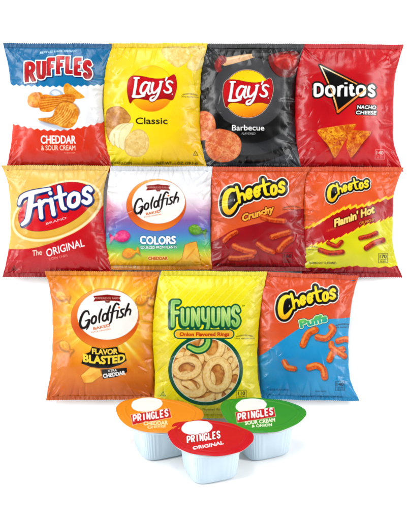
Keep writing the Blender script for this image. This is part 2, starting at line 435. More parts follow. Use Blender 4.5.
def art_fritos():
    A = Art(-4, 160, 120, 286, (206, 20, 34), seed=8)
    gold = A.grad([(0, (226, 176, 70)), (.5, (244, 206, 110)), (1, (252, 226, 150))], A.noise(26, 3))
    A.img[:] = gold
    z = frame(0, 155, 3.66)
    redb = A.poly(cat(z((-20, 336), (60, 345), (150, 335), (250, 295), (340, 225), (420, 130), (450, 90))) + z((450, 480), (-20, 480)), False, pad=40)
    A.paint(redb, A.grad([(215, (222, 26, 40)), (260, (206, 16, 34)), (280, (176, 8, 26))], A.Y))
    big = A.ell(*z((208, 205))[0], 48, 27.5, -22)
    A.paint(big, (236, 190, 80), .0)
    A.paint(np.abs(big + 1.6) - 1.3, (253, 240, 196), 0, 1, .5)
    A.paint(np.abs(big + 4) - .5, (216, 160, 50), 0, .6, .5)
    red = A.ell(*z((205, 190))[0], 39.5, 20.5, -23)
    A.paint(red, (120, 6, 20), .3)
    A.paint(red, A.grad([(170, (206, 16, 34)), (225, (226, 24, 40))], A.Y))
    out = A.blank(); zz = frame(12, 178, 4.556); k = 4.556
    def s(pts, r, **kw): A.stroke(zz(*pts), [q / k for q in r] if isinstance(r, list) else r / k, out=out, **kw)
    s([(92, 80), (84, 140), (72, 190), (48, 212)], [13, 13, 11, 7])
    s([(34, 118), (48, 88), (90, 70), (175, 52)], [7, 10, 11, 7]); s([(80, 134), (116, 122)], [9, 7])
    s([(130, 108), (138, 180)], [10, 10]); s([(136, 130), (150, 106), (168, 104)], [6, 8, 8])
    s([(182, 100), (194, 166)], [10, 10]); s([(178, 70), (179, 71)], 9)
    s([(218, 44), (232, 130), (248, 142)], [10, 10, 7]); s([(200, 92), (248, 74)], 7)
    glyph(A, 'o', (262, 76, 304, 134), 10 / k, out, zz, slant=.05, shear=-.2)
    glyph(A, 's', (326, 50, 362, 118), 9.5 / k, out, zz, shear=-.2)
    sh = np.roll(np.roll(out, 4, 0), 3, 1)
    A.paint(sh, (20, 40, 110), 1.3, 1, .25); A.paint(out, (24, 54, 130), .9); A.paint(out, W)
    A.text('BRAND', 57, 221, 2.2, W, width=21, rot=-17)
    A.text('The', 37.5, 252.5, 5.6, (255, 240, 220), width=9.5, rot=-8, slant=.15, bold=.12)
    A.text('ORIGINAL', 65.5, 247.5, 7.6, W, width=39, rot=-16, bold=.16, slant=.1, arc=.3)
    A.text('CORN CHIPS', 58.5, 257.3, 2.6, (250, 200, 180), width=19, rot=-12)
    kosher(A, 13.5, 268, (40, 4, 10))
    A.text('NET WT. 1 OZ. (28.3 g)', 16, 260.8, 1.1, (250, 190, 190), width=13)
    return A

def goldfish_logo(A, z, k, yellow=False):
    """ring and wordmark of the cracker bags"""
    cx, cy = z((198, 190))[0]
    outer = A.ell(cx, cy, 187 / k, 163 / k, -4)
    ix, iy = z((213, 172))[0]
    inner = A.ell(ix, iy, 168 / k, 137 / k, -4)
    A.paint(inner, (255, 253, 248))
    cres = np.maximum(outer, -inner)
    col = A.grad([(0, (250, 190, 110)), (.35, (240, 140, 50)), (.7, (222, 96, 26)), (1, (244, 150, 60))], (A.Y - cy) / (320 / k) + .5)
    A.paint(cres, (150, 60, 10), .25, .6, .3)
    A.paint(cres, col)
    ban = A.poly(z((136, 70), (210, 62), (284, 70), (276, 80), (284, 98), (210, 92), (136, 98), (145, 84)), False)
    A.paint(ban, (150, 30, 30), .2)
    A.text('PEPPERIDGE FARM', *z((210, 81))[0], 1.9, (250, 230, 210), width=21 * 6.31 / k, arc=-.0)
    A.paint(A.poly(z((196, 94), (228, 94), (222, 106), (202, 106)), False), (120, 40, 30), 0, .8)
    out = A.blank()
    def s(pts, r): A.stroke(z(*pts), [q / k for q in r] if isinstance(r, list) else r / k, out=out)
    s([(112, 170), (104, 152), (84, 158), (68, 188), (62, 222), (74, 244), (96, 236), (110, 206)], [4, 5, 6, 7, 7, 7, 6, 4]); s([(90, 206), (114, 200), (108, 232), (98, 252)], [3, 5, 5, 3])
    glyph(A, 'o', (124, 182, 148, 222), 5.5 / k, out, z, slant=.1, shear=-.25)
    s([(180, 142), (168, 180), (168, 214)], [5, 6, 4])
    glyph(A, 'o', (184, 168, 208, 208), 5.2 / k, out, z, slant=.1, shear=-.25)
    s([(228, 124), (214, 170), (216, 202)], [5, 6, 4])
    s([(274, 116), (260, 110), (246, 134), (238, 170), (232, 206), (222, 222)], [5, 5, 6, 6, 5, 3]); s([(228, 160), (262, 148)], 3.6)
    s([(270, 150), (264, 190)], [5.5, 4.5])
    s([(304, 140), (288, 144), (288, 158), (298, 170), (290, 184), (274, 186)], [4, 5, 5, 5, 5, 4])
    s([(328, 112), (314, 150), (308, 178)], [5.5, 5.5, 4.5]); s([(314, 156), (328, 142), (338, 148), (334, 172)], [4, 5, 5, 4])
    A.paint(out, (36, 26, 30)); A.paint(A.ell(*z((275, 132))[0], 5.5 / k, 5.5 / k), (230, 110, 30))
    A.text('BAKED', *z((180, 238))[0], 15 / k, (222, 96, 30), width=92 / k, rot=-12, bold=.1)
    A.text('SNACK CRACKERS', *z((176, 258))[0], 8 / k, (222, 110, 60), width=110 / k, rot=-10)

def cracker(A, cx, cy, s, rot, base, hi, lo, flip=1):
    c, n = math.cos(math.radians(rot)), math.sin(math.radians(rot))
    P = [(-10, 0), (-6, -5.5), (0, -6.6), (5, -4), (8, -1.2), (12, -5), (13, -1), (12.6, 2), (13, 5.5), (8.5, 2), (4, 5), (-2, 6.4), (-7, 4.6)]
    q = [(cx + s * (flip * x * c - y * n), cy + s * (flip * x * n + y * c)) for x, y in P]
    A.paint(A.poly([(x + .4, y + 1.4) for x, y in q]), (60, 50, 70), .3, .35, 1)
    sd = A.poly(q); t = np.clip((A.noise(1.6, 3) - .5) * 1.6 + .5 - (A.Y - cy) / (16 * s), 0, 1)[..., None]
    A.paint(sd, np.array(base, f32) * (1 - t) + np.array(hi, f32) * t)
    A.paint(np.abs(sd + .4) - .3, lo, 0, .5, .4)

def art_goldfish_colors():
    A = Art(96, 160, 218, 280, W, seed=9)
    z3 = frame(100, 155, 3.66)
    w = (A.X - 155) / 55
    yy = A.Y + 4 * (1 - w * w) * -1 + 2 * A.noise(40, 2)
    A.img[:] = A.grad([(160, (222, 226, 232)), (172, (240, 243, 247)), (196, (250, 248, 250)), (208, (228, 194, 220)), (219, (150, 112, 186)), (229, (110, 134, 208)), (238, (84, 176, 206)), (246, (96, 200, 120)), (253, (210, 224, 74)), (260, (252, 206, 40)), (268, (240, 150, 30))], yy)
    A.paint(A.poly([(96, 198), (108, 200), (114, 215), (106, 232), (96, 238)]), (240, 90, 120), 0, .5, 6)
    k = 6.31
    goldfish_logo(A, frame(125, 175, k), k)
    A.text('COLORS', *z3((212, 312))[0], 7.8, W, width=35, rot=0, bold=.5, arc=-.6, outline=[(.6, (40, 110, 170))])
    A.text('SOURCED FROM PLANTS', *z3((215, 338))[0], 2.7, W, width=36, bold=.12, rot=-1, outline=[(.3, (40, 130, 100))])
    A.text('CHEDDAR', *z3((212, 378))[0], 3, (214, 90, 20), width=19, bold=.15, outline=[(.8, (255, 224, 130))])
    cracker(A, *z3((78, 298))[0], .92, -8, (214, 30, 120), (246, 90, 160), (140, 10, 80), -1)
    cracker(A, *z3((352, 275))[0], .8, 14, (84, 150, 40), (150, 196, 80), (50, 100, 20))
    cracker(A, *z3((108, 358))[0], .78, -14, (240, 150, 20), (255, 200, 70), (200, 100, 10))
    ch = A.poly(z3((262, 408), (300, 380), (312, 330), (330, 322), (352, 318), (372, 408)), False)
    A.paint(ch, (206, 120, 10), .5); A.paint(ch, A.grad([(.3, (246, 176, 40)), (.7, (255, 208, 90))], A.noise(9, 3)))
    A.paint(A.stroke(z3((316, 380), (345, 345)), .7), (236, 150, 20), 0, .8, .4)
    A.text('NET WT. 0.9 OZ. (26 g)', *z3((95, 408))[0], 2.4, W, width=25, bold=.05)
    return A

def cheetos_logo(A, z, k, s=1.0):
    out = A.blank()
    def st(pts, r): A.stroke(z(*pts), [q / k for q in r] if isinstance(r, list) else r / k, out=out, smooth=len(pts) > 2)
    st([(94, 84), (74, 84), (52, 106), (42, 150), (48, 192), (68, 204), (90, 186), (112, 152)], [9, 12, 15, 16, 15, 14, 11, 5])
    st([(106, 68), (116, 108), (122, 150)], [8, 9, 8]); st([(120, 120), (134, 104), (147, 112), (152, 136)], [6, 8, 8, 7])
    glyph(A, 'e', (162, 84, 186, 130), 8.6 / k, out, z, shear=-.25)
    glyph(A, 'e', (204, 72, 230, 120), 8.6 / k, out, z, shear=-.25)
    st([(250, 26), (258, 70), (266, 104), (284, 108)], [7, 9, 9, 5]); st([(234, 64), (286, 48)], [8, 6])
    glyph(A, 'o', (296, 62, 322, 108), 9 / k, out, z, shear=-.2)
    glyph(A, 's', (338, 46, 366, 98), 9 / k, out, z, shear=-.3)
    A.paint(np.roll(np.roll(out, 3, 0), 2, 1), (110, 30, 8), 19 / k, .6, .5)
    A.paint(out, (250, 246, 238), 20.5 / k, soft=.2)
    A.paint(out, K, 14 / k, soft=.2)
    A.paint(A.stroke(z((92, 112), (80, 140), (78, 176)), [10 / k, 12 / k, 8 / k]), K)
    ref = z((0, 60), (0, 200))
    A.paint(out, A.grad([(0, (255, 232, 60)), (.6, (253, 222, 36)), (1, (246, 170, 30))], (A.Y - ref[0][1]) / (ref[1][1] - ref[0][1]) + .0015 * k * (A.X - z((200, 0))[0][0])))

def flames(A, pts, amp, rs, col, off=0):
    """a ragged flame edge running along pts, filled below by the caller"""
    P = cat(pts, 6); q = []
    for i, p in enumerate(P):
        a = amp * (.2 + rs.rand()) * (1 if i % 2 else -.35)
        q.append((p[0] + a * .9, p[1] - a))
    return q

def art_crunchy():
    A = Art(204, 160, 316, 280, (226, 96, 44), seed=10)
    A.img[:] = A.grad([(0, (214, 84, 36)), (1, (240, 116, 60))], A.noise(28, 3))
    z = frame(200, 155, 3.66)
    low = A.poly(cat(z((-20, 340), (20, 325), (60, 310), (120, 275), (180, 258), (250, 240), (330, 205), (430, 190))) + z((430, 470), (-20, 470)), False, pad=30)
    A.paint(low, A.grad([(0, (150, 10, 28)), (1, (196, 24, 40))], A.noise(24, 3)))
    zz = frame(217, 175, 5.467)
    cheetos_logo(A, zz, 5.467)
    A.text('Crunchy', 257.6, 213.3, 6.4, (248, 184, 70), width=32, rot=-17, slant=.3, bold=.5, outline=[(.75, (110, 24, 10))])
    fresh(A, 292, 207.5, (60, 16, 8), 20)
    for pts, r in (([(262, 217), (272, 220), (284, 221)], 2.3), ([(272, 237), (282, 234), (289, 232)], 2.5), ([(279, 250), (284, 244), (291, 239)], 2.7),
                   ([(234, 246), (244, 250), (254, 252)], 2.6), ([(230, 258), (240, 258), (252, 256)], 2.2), ([(258, 244), (265, 249), (273, 252)], 2.2),
                   ([(224, 241), (229, 236), (236, 232)], 2.1)):
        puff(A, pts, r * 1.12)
    seal_badge(A, 287.8, 257.5, '160', (40, 4, 8))
    A.text('CRUNCHY CHEESE', 225, 264.4, 2.1, (40, 4, 8), width=21)
    A.text('NET WT. 1 OZ. (28.3 g)', 266, 265.2, 2.0, (40, 4, 8), width=30)
    return A

def art_hot():
    A = Art(296, 160, 412, 286, (232, 96, 44), seed=11)
    A.img[:] = A.grad([(0, (226, 84, 36)), (1, (244, 120, 60))], A.noise(28, 3))
    z = frame(298, 155, 3.66); rs = A.rs
    e1 = flames(A, z((0, 275), (60, 255), (110, 225), (170, 195), (240, 185), (300, 165), (400, 140)), 2.6, rs, 0)
    yl = A.poly([tuple(p) for p in e1] + z((440, 300), (0, 470)), False, pad=30)
    A.paint(yl, (253, 150, 30), .9, 1, .4); A.paint(yl, (253, 214, 40), .5)
    A.paint(yl, A.grad([(0, (176, 12, 30)), (1, (206, 30, 40))], A.noise(20, 3)), -1.5)
    e2 = flames(A, z((0, 350), (50, 335), (110, 318), (180, 290), (240, 262), (300, 245), (350, 225), (420, 190)), 3.0, rs, 0)
    y2 = A.poly([tuple(p) for p in e2] + z((440, 420), (0, 420)), False, pad=30)
    A.paint(y2, (255, 226, 30), .3)
    A.paint(y2, A.grad([(0, (204, 206, 20)), (.6, (232, 226, 30)), (1, (246, 238, 60))], A.noise(22, 3)), -.9)
    e3 = flames(A, z((-10, 420), (60, 412), (130, 416), (200, 408), (300, 412), (420, 405)), 1.1, rs, 0)
    A.paint(A.poly([tuple(p) for p in e3] + z((430, 500), (-10, 500)), False, pad=30), (186, 18, 34))
    cheetos_logo(A, frame(323.5, 175.9, 8.3), 8.3)
    A.text("Flamin' Hot", 354.0, 216.0, 7.2, (253, 226, 130), width=42, rot=-20, slant=.35, bold=.5, outline=[(1.0, (110, 6, 12))])
    A.text('CRUNCHY', 366.5, 221.5, 2.7, (240, 160, 60), width=16, rot=-15, slant=.25, bold=.15, outline=[(.6, (120, 8, 14))])
    A.text('CRUNCHY', 331, 229.5, 2.0, (240, 150, 60), width=10, rot=-20, slant=.25)
    for pts, r in (([(320, 250), (330, 253), (342, 252)], 2.5), ([(328, 243), (336, 246), (341, 242)], 2.2), ([(366, 248), (374, 243), (383, 240)], 2.7), ([(360, 238), (369, 236), (376, 233)], 2.3)):
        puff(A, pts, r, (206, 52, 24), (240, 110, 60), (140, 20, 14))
    fresh(A, 311, 247.5, (70, 60, 0), 17)
    seal_badge(A, 383.5, 258, '170', (30, 26, 0))
    A.text('FLAMIN HOT FLAVORED', 323, 263, 2.2, (40, 34, 0), width=27, bold=.04)
    A.text('NET WT. 1 OZ. (28.3 g)', 320, 270.5, 1.7, (60, 4, 4), width=22)
    A.text('CHEESE FLAVORED SNACKS', 372, 272, 1.8, (60, 4, 4), width=34)
    return A

def art_blasted():
    A = Art(36, 266, 166, 408, (226, 130, 30), seed=12)
    z = frame(35, 260, 3.28)
    cx, cy = 105, 318; dx = A.X - cx; dy = A.Y - cy; r = np.sqrt(dx * dx + dy * dy); th = np.arctan2(dy, dx)
    rays = np.zeros_like(r)
    for i in range(46):
        a = A.rs.rand() * 2 * math.pi - math.pi; wd = .012 + .035 * A.rs.rand(); amp = .3 + .7 * A.rs.rand()
        da = np.abs((th - a + math.pi) % (2 * math.pi) - math.pi)
        rays += amp * np.exp(-(da / wd) ** 2) * np.clip(1.25 - r / (48 + 30 * A.rs.rand()), 0, 1)
    t = np.clip(1.3 - r / 44, 0, 1) * .9 + .45 * rays + .25 * (A.noise(18, 4) - .5)
    t2 = t - .25 * np.clip((A.Y - 375) / 20, 0, 1)
    A.img[:] = A.grad([(-.3, (214, 104, 18)), (.0, (232, 136, 22)), (.3, (248, 172, 34)), (.6, (250, 206, 70)), (.9, (255, 240, 160)), (1.2, (255, 252, 225))], t2)
    k = 5.857 * .94
    goldfish_logo(A, frame(69.5, 283.3, k), k)
    z2 = frame(80, 342, 8.2)
    blk = A.poly(z2((105, 35), (190, 52), (310, 35), (322, 80), (370, 88), (385, 150), (330, 185), (240, 212), (180, 212), (90, 200), (15, 172), (45, 95), (88, 78)), False)
    A.paint(blk, (235, 150, 30), .6, .7, .4); A.paint(blk, K)
    A.text('FLAVOR', *z2((208, 76))[0], 5.2, (255, 222, 90), width=25, bold=.35, arc=-.8)
    A.text('BLASTED', *z2((202, 142))[0], 7.6, (255, 226, 80), width=41, bold=.55, arc=-2.2)
    b2 = A.poly(z2((178, 222), (345, 212), (385, 208), (388, 245), (300, 285), (190, 300)), False)
    A.paint(b2, K)
    A.text('XTRA', *z2((268, 230))[0], 2.4, W, width=9, rot=-5, bold=.12)
    A.text('CHEDDAR', *z2((282, 262))[0], 3.9, W, width=22, rot=-9, bold=.3)
    for pts in (((10, 275), (90, 205), (165, 218), (185, 270), (100, 330), (35, 335)), ):
        sd = A.poly(z2(*pts), False)
        A.paint(sd, (170, 84, 6), .6, .6, .6); A.paint(sd, A.grad([(.3, (246, 166, 30)), (.7, (255, 204, 80))], A.noise(9, 3)))
        A.paint(A.poly(z2((10, 275), (90, 205), (165, 218), (90, 270)), False), (255, 214, 100), 0, .8)
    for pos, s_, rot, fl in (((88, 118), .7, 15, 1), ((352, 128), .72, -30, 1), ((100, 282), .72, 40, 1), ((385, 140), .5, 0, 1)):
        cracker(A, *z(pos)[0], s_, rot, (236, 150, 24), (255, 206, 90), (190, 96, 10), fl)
    return A

def art_funyuns():
    A = Art(146, 264, 274, 426, (244, 232, 24), seed=13)
    A.img[:] = A.grad([(0, (238, 220, 10)), (1, (250, 242, 50))], A.noise(26, 3))
    s_ = (A.X * .72 + A.Y * .69) % 6.2
    m = np.clip(1 - np.abs(s_ - 3.1) / .42, 0, 1)[..., None] * .55 * np.clip((A.Y - 268) / 12, .2, 1)[..., None]
    A.img[:] = A.img * (1 - m) + np.array((255, 255, 210), f32) * m
    z = frame(165, 335, 5.125)
    c = z((208, 178))[0]; R = 190 / 5.125
    GR = (0, 96, 66)
    d = A.ell(c[0], c[1], R, R * .96)
    A.paint(d, GR, .2)
    A.paint(d, (236, 240, 226), -3.3)
    A.paint(d, (196, 128, 50), -4.1)
    ins = -4.7
    save = A.img.copy()
    n = A.noise(6, 4)
    A.paint(d, A.grad([(.3, (186, 112, 44)), (.7, (232, 176, 96))], n), -4.2)
    def ring(cx, cy, rx, ry, rot, w):
        e = A.ell(*z((cx, cy))[0], rx / 5.125, ry / 5.125, rot)
        band = np.abs(e) - w / 5.125
        A.paint(np.roll(band, 3, 0), (110, 54, 14), .5, .55, .8)
        t = np.clip((A.noise(1.5, 4) - .5) * 1.6 + .55, 0, 1)[..., None]
        A.paint(band, np.array((236, 190, 108), f32) * (1 - t) + np.array((254, 230, 168), f32) * t)
        A.paint(np.abs(e + .25 * w / 5.125) - w * .22 / 5.125, (253, 234, 184), 0, .55, .6)
        A.paint(np.abs(band) - .2, (200, 140, 60), 0, .5, .3)
    for a in ((75, 70, 52, 30, 10, 17), (345, 75, 60, 40, 60, 18), (240, 60, 48, 60, 20, 17), (355, 240, 45, 60, 10, 17), (200, 300, 60, 35, -20, 17), (320, 300, 50, 40, -40, 16), (150, 110, 40, 28, 30, 14),
              (90, 280, 60, 42, 20, 18), (210, 230, 34, 44, 0, 16), (130, 250, 70, 46, 18, 19), (330, 130, 42, 30, -60, 15), (112, 165, 60, 44, -12, 17), (268, 200, 56, 74, 4, 19)):
        ring(*a)
    m = np.clip(.5 - (d + 4.1) / .3, 0, 1)[..., None]
    A.img[:] = save * (1 - m) + A.img * m
    # tail of the y curling into the window
    z1 = frame(165, 294, 5.125); k = 5.125
    tail = A.stroke(z1((218, 200), (220, 245), (200, 275), (165, 285), (125, 268)), [11 / k, 12 / k, 13 / k, 12 / k, 9 / k])
    A.paint(tail, GR, 1.7)
    A.paint(tail, (150, 206, 90)); A.paint(np.abs(tail + 1.1) - .25, (220, 240, 160), 0, .7, .3)
    out = A.blank()
    for ch, b, r in (('F', (40, 36, 78, 165), 11), ('U', (90, 78, 118, 154), 9.5), ('N', (142, 76, 172, 158), 9), ('U', (194, 74, 222, 134), 9), ('U', (246, 76, 274, 152), 9.5), ('N', (296, 74, 326, 158), 9), ('S', (346, 66, 376, 158), 10)):
        if ch == 'F': A.stroke(z1((70, 40), (42, 40), (40, 60), (40, 160)), r / k, out=out, smooth=False); A.stroke(z1((40, 95), (66, 93)), .9 * r / k, out=out)
        else: glyph(A, ch, b, r / k, out, z1)
    A.stroke(z1((222, 74), (222, 150), (214, 182)), 9 / k, out=out)
    ext = np.minimum(np.roll(np.roll(out, 5, 0), -5, 1), out)
    ext = np.minimum(ext, np.roll(np.roll(out, 3, 0), -3, 1))
    A.paint(ext, GR, 1.35)
    A.paint(out, A.grad([(300, (120, 190, 90)), (312, (196, 226, 130)), (326, (120, 186, 80))], A.Y))
    A.paint(np.abs(out + 1.0) - .22, (232, 246, 190), 0, .75, .3)
    pill = A.stroke(z1((70, 203), (330, 203)), 19 / k)
    A.paint(pill, GR, 1.2); A.paint(pill, (250, 196, 50)); A.paint(np.abs(pill + .5) - .25, (255, 230, 140), 0, .8, .3)
    A.text('Onion Flavored Rings', *z1((202, 203))[0], 3.6, (196, 60, 20), width=49, bold=.22)
    fresh(A, 244.5, 336, (60, 56, 0), 20)
    A.text('TM', 243.2, 305.5, 1.6, GR)
    seal_badge(A, 241.5, 394.5, '110', (60, 70, 0))
    kosher(A, 163, 394, (0, 96, 66))
    A.text('Onion Flavored Rings', 208, 409.5, 2.4, (90, 80, 10), width=32)
    return A

def art_puffs():
    A = Art(254, 266, 366, 408, (228, 92, 46), seed=14)
    A.img[:] = A.grad([(0, (220, 80, 36)), (1, (240, 112, 60))], A.noise(28, 3))
    z = frame(245, 260, 3.28)
    low = A.poly(cat(z((-20, 340), (20, 325), (60, 308), (120, 262), (190, 215), (250, 195), (330, 190), (430, 180))) + z((430, 520), (-20, 520)), False, pad=30)
    A.paint(low, A.grad([(0, (20, 140, 200)), (1, (60, 178, 226))], A.noise(24, 3)))
    cheetos_logo(A, frame(273, 282.5, 5.95), 5.95)
    sh = A.text('Puffs', 312.7, 320.5, 7.2, None, width=27, rot=-14, bold=.7, slant=.05)
    A.paint(sh, (20, 90, 110), 1.2); A.paint(sh, (250, 250, 200), .7); A.paint(sh, A.grad([(314, (150, 214, 70)), (326, (30, 172, 190))], A.Y + .3 * (A.X - 312)))
    fresh(A, 343, 325, (60, 16, 8), 18)
    z2 = frame(262, 325, 4.1)
    for pts, r in ((((165, 78), (185, 35), (215, 18)), 3.4), (((225, 48), (262, 52), (290, 20), (282, 6)), 3.2), (((310, 65), (345, 58), (385, 75)), 3.0),
                   (((275, 140), (290, 112), (330, 100)), 3.3), (((282, 75), (284, 90), (310, 108), (338, 128)), 2.9), (((192, 172), (222, 165), (248, 180), (256, 212)), 3.4), (((90, 150), (104, 172), (130, 178)), 2.8)):
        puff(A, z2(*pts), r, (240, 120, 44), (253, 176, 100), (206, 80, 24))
    seal_badge(A, 340.3, 386, '140', (8, 40, 70))
    A.text('CHEESE FLAVORED', 278, 390, 2.0, (8, 50, 90), width=22)
    A.text('NET WT. 7/8 OZ. (24.8 g)', 322, 397, 2.0, (8, 60, 100), width=42)
    A.text('PUFFED SNACKS', 321, 391.5, 1.4, (8, 50, 90), width=11)
    return A

# ------------------------------------------------------------------ materials
def mat(name): 
    m = bpy.data.materials.new(name); m.use_nodes = True
    return m, m.node_tree, m.node_tree.nodes['Principled BSDF']
def setp(b, **kw):
    for k, v in kw.items():
        k = k.replace('_', ' ')
        if k in b.inputs: b.inputs[k].default_value = v

def film_mat(name, rough=.27, bump=.06):
    m, t, b = mat(name)
    a = t.nodes.new('ShaderNodeAttribute'); a.attribute_name = 'print_colour'
    t.links.new(a.outputs['Color'], b.inputs['Base Color'])
    setp(b, Roughness=rough, IOR=1.5)
    b.inputs['Specular IOR Level'].default_value = .3
    tc = t.nodes.new('ShaderNodeTexCoord'); n = t.nodes.new('ShaderNodeTexNoise'); n.inputs['Scale'].default_value = 160; n.inputs['Detail'].default_value = 5
    t.links.new(tc.outputs['Object'], n.inputs['Vector'])
    bp = t.nodes.new('ShaderNodeBump'); bp.inputs['Strength'].default_value = bump; bp.inputs['Distance'].default_value = .0012
    t.links.new(n.outputs['Fac'], bp.inputs['Height']); t.links.new(bp.outputs['Normal'], b.inputs['Normal'])
    mr = t.nodes.new('ShaderNodeMapRange'); mr.inputs['To Min'].default_value = rough - .06; mr.inputs['To Max'].default_value = rough + .1
    n2 = t.nodes.new('ShaderNodeTexNoise'); n2.inputs['Scale'].default_value = 40
    t.links.new(tc.outputs['Object'], n2.inputs['Vector']); t.links.new(n2.outputs['Fac'], mr.inputs['Value']); t.links.new(mr.outputs['Result'], b.inputs['Roughness'])
    return m
def plain_mat(name, rgb, rough=.4, **kw):
    m, t, b = mat(name); l = lin(rgb) * ALB
    n = t.nodes.new('ShaderNodeTexNoise'); n.inputs['Scale'].default_value = 25; n.inputs['Detail'].default_value = 4
    cr = t.nodes.new('ShaderNodeMix'); cr.data_type = 'RGBA'
    cr.inputs['A'].default_value = (*[float(x) * .97 for x in l], 1); cr.inputs['B'].default_value = (*[float(x) for x in l], 1)
    t.links.new(n.outputs['Fac'], cr.inputs['Factor']); t.links.new(cr.outputs['Result'], b.inputs['Base Color'])
    setp(b, Roughness=rough, **kw)
    return m
FILM = film_mat('printed_film'); SEAL = film_mat('crimped_film', .3, .2)
LID = film_mat('printed_lid_foil', .36, .08); LID.node_tree.nodes['Principled BSDF'].inputs['Specular IOR Level'].default_value = .16

# ------------------------------------------------------------------ mesh building
def grid_mesh(name, P, cols, material, parent, closed_u=False):
    """P (nv,nu,3) points, cols (nv,nu,3) linear colours"""
    nv, nu = P.shape[:2]
    me = bpy.data.meshes.new(name)
    me.vertices.add(nv * nu); me.vertices.foreach_set('co', P.reshape(-1).astype(f32))
    i = np.arange(nv * nu).reshape(nv, nu)
    if closed_u:
        j = np.roll(i, -1, 1); q = np.stack([i[:-1], i[1:], j[1:], j[:-1]], -1).reshape(-1, 4)
    else: q = np.stack([i[:-1, :-1], i[1:, :-1], i[1:, 1:], i[:-1, 1:]], -1).reshape(-1, 4)
    nf = len(q)
    me.loops.add(nf * 4); me.polygons.add(nf)
    me.loops.foreach_set('vertex_index', q.reshape(-1).astype(np.int32))
    me.polygons.foreach_set('loop_start', (np.arange(nf) * 4).astype(np.int32))
    me.polygons.foreach_set('use_smooth', np.ones(nf, bool))
    me.update(calc_edges=True)
    if cols is not None:
        a = me.color_attributes.new('print_colour', 'FLOAT_COLOR', 'POINT')
        c = np.ones((nv * nu, 4), f32); c[:, :3] = cols.reshape(-1, 3)
        a.data.foreach_set('color', c.reshape(-1))
    me.materials.append(material)
    o = bpy.data.objects.new(name, me); C.objects.link(o)
    if parent is not None: o.parent = parent
    return o

def curve_at(pts, y):
    p = np.array(cat(sorted(pts, key=lambda q: q[1]), 8)); return np.interp(y, p[:, 1], p[:, 0])

def crease(h, X, Y, x0, y0, ang, length, width, amp, sharp=.6):
    c, s = math.cos(ang), math.sin(ang)
    a = (X - x0) * c + (Y - y0) * s; b = -(X - x0) * s + (Y - y0) * c
    t = np.clip(a / length, 0, 1); w = width * (.35 + .9 * t)
    fall = np.clip((a + width) / width, 0, 1) * np.clip(1 - t, 0, 1) ** 1.2
    prof = sharp * np.exp(-np.abs(b) / w) + (1 - sharp) * np.exp(-(b / w) ** 2)
    h += amp * fall * prof

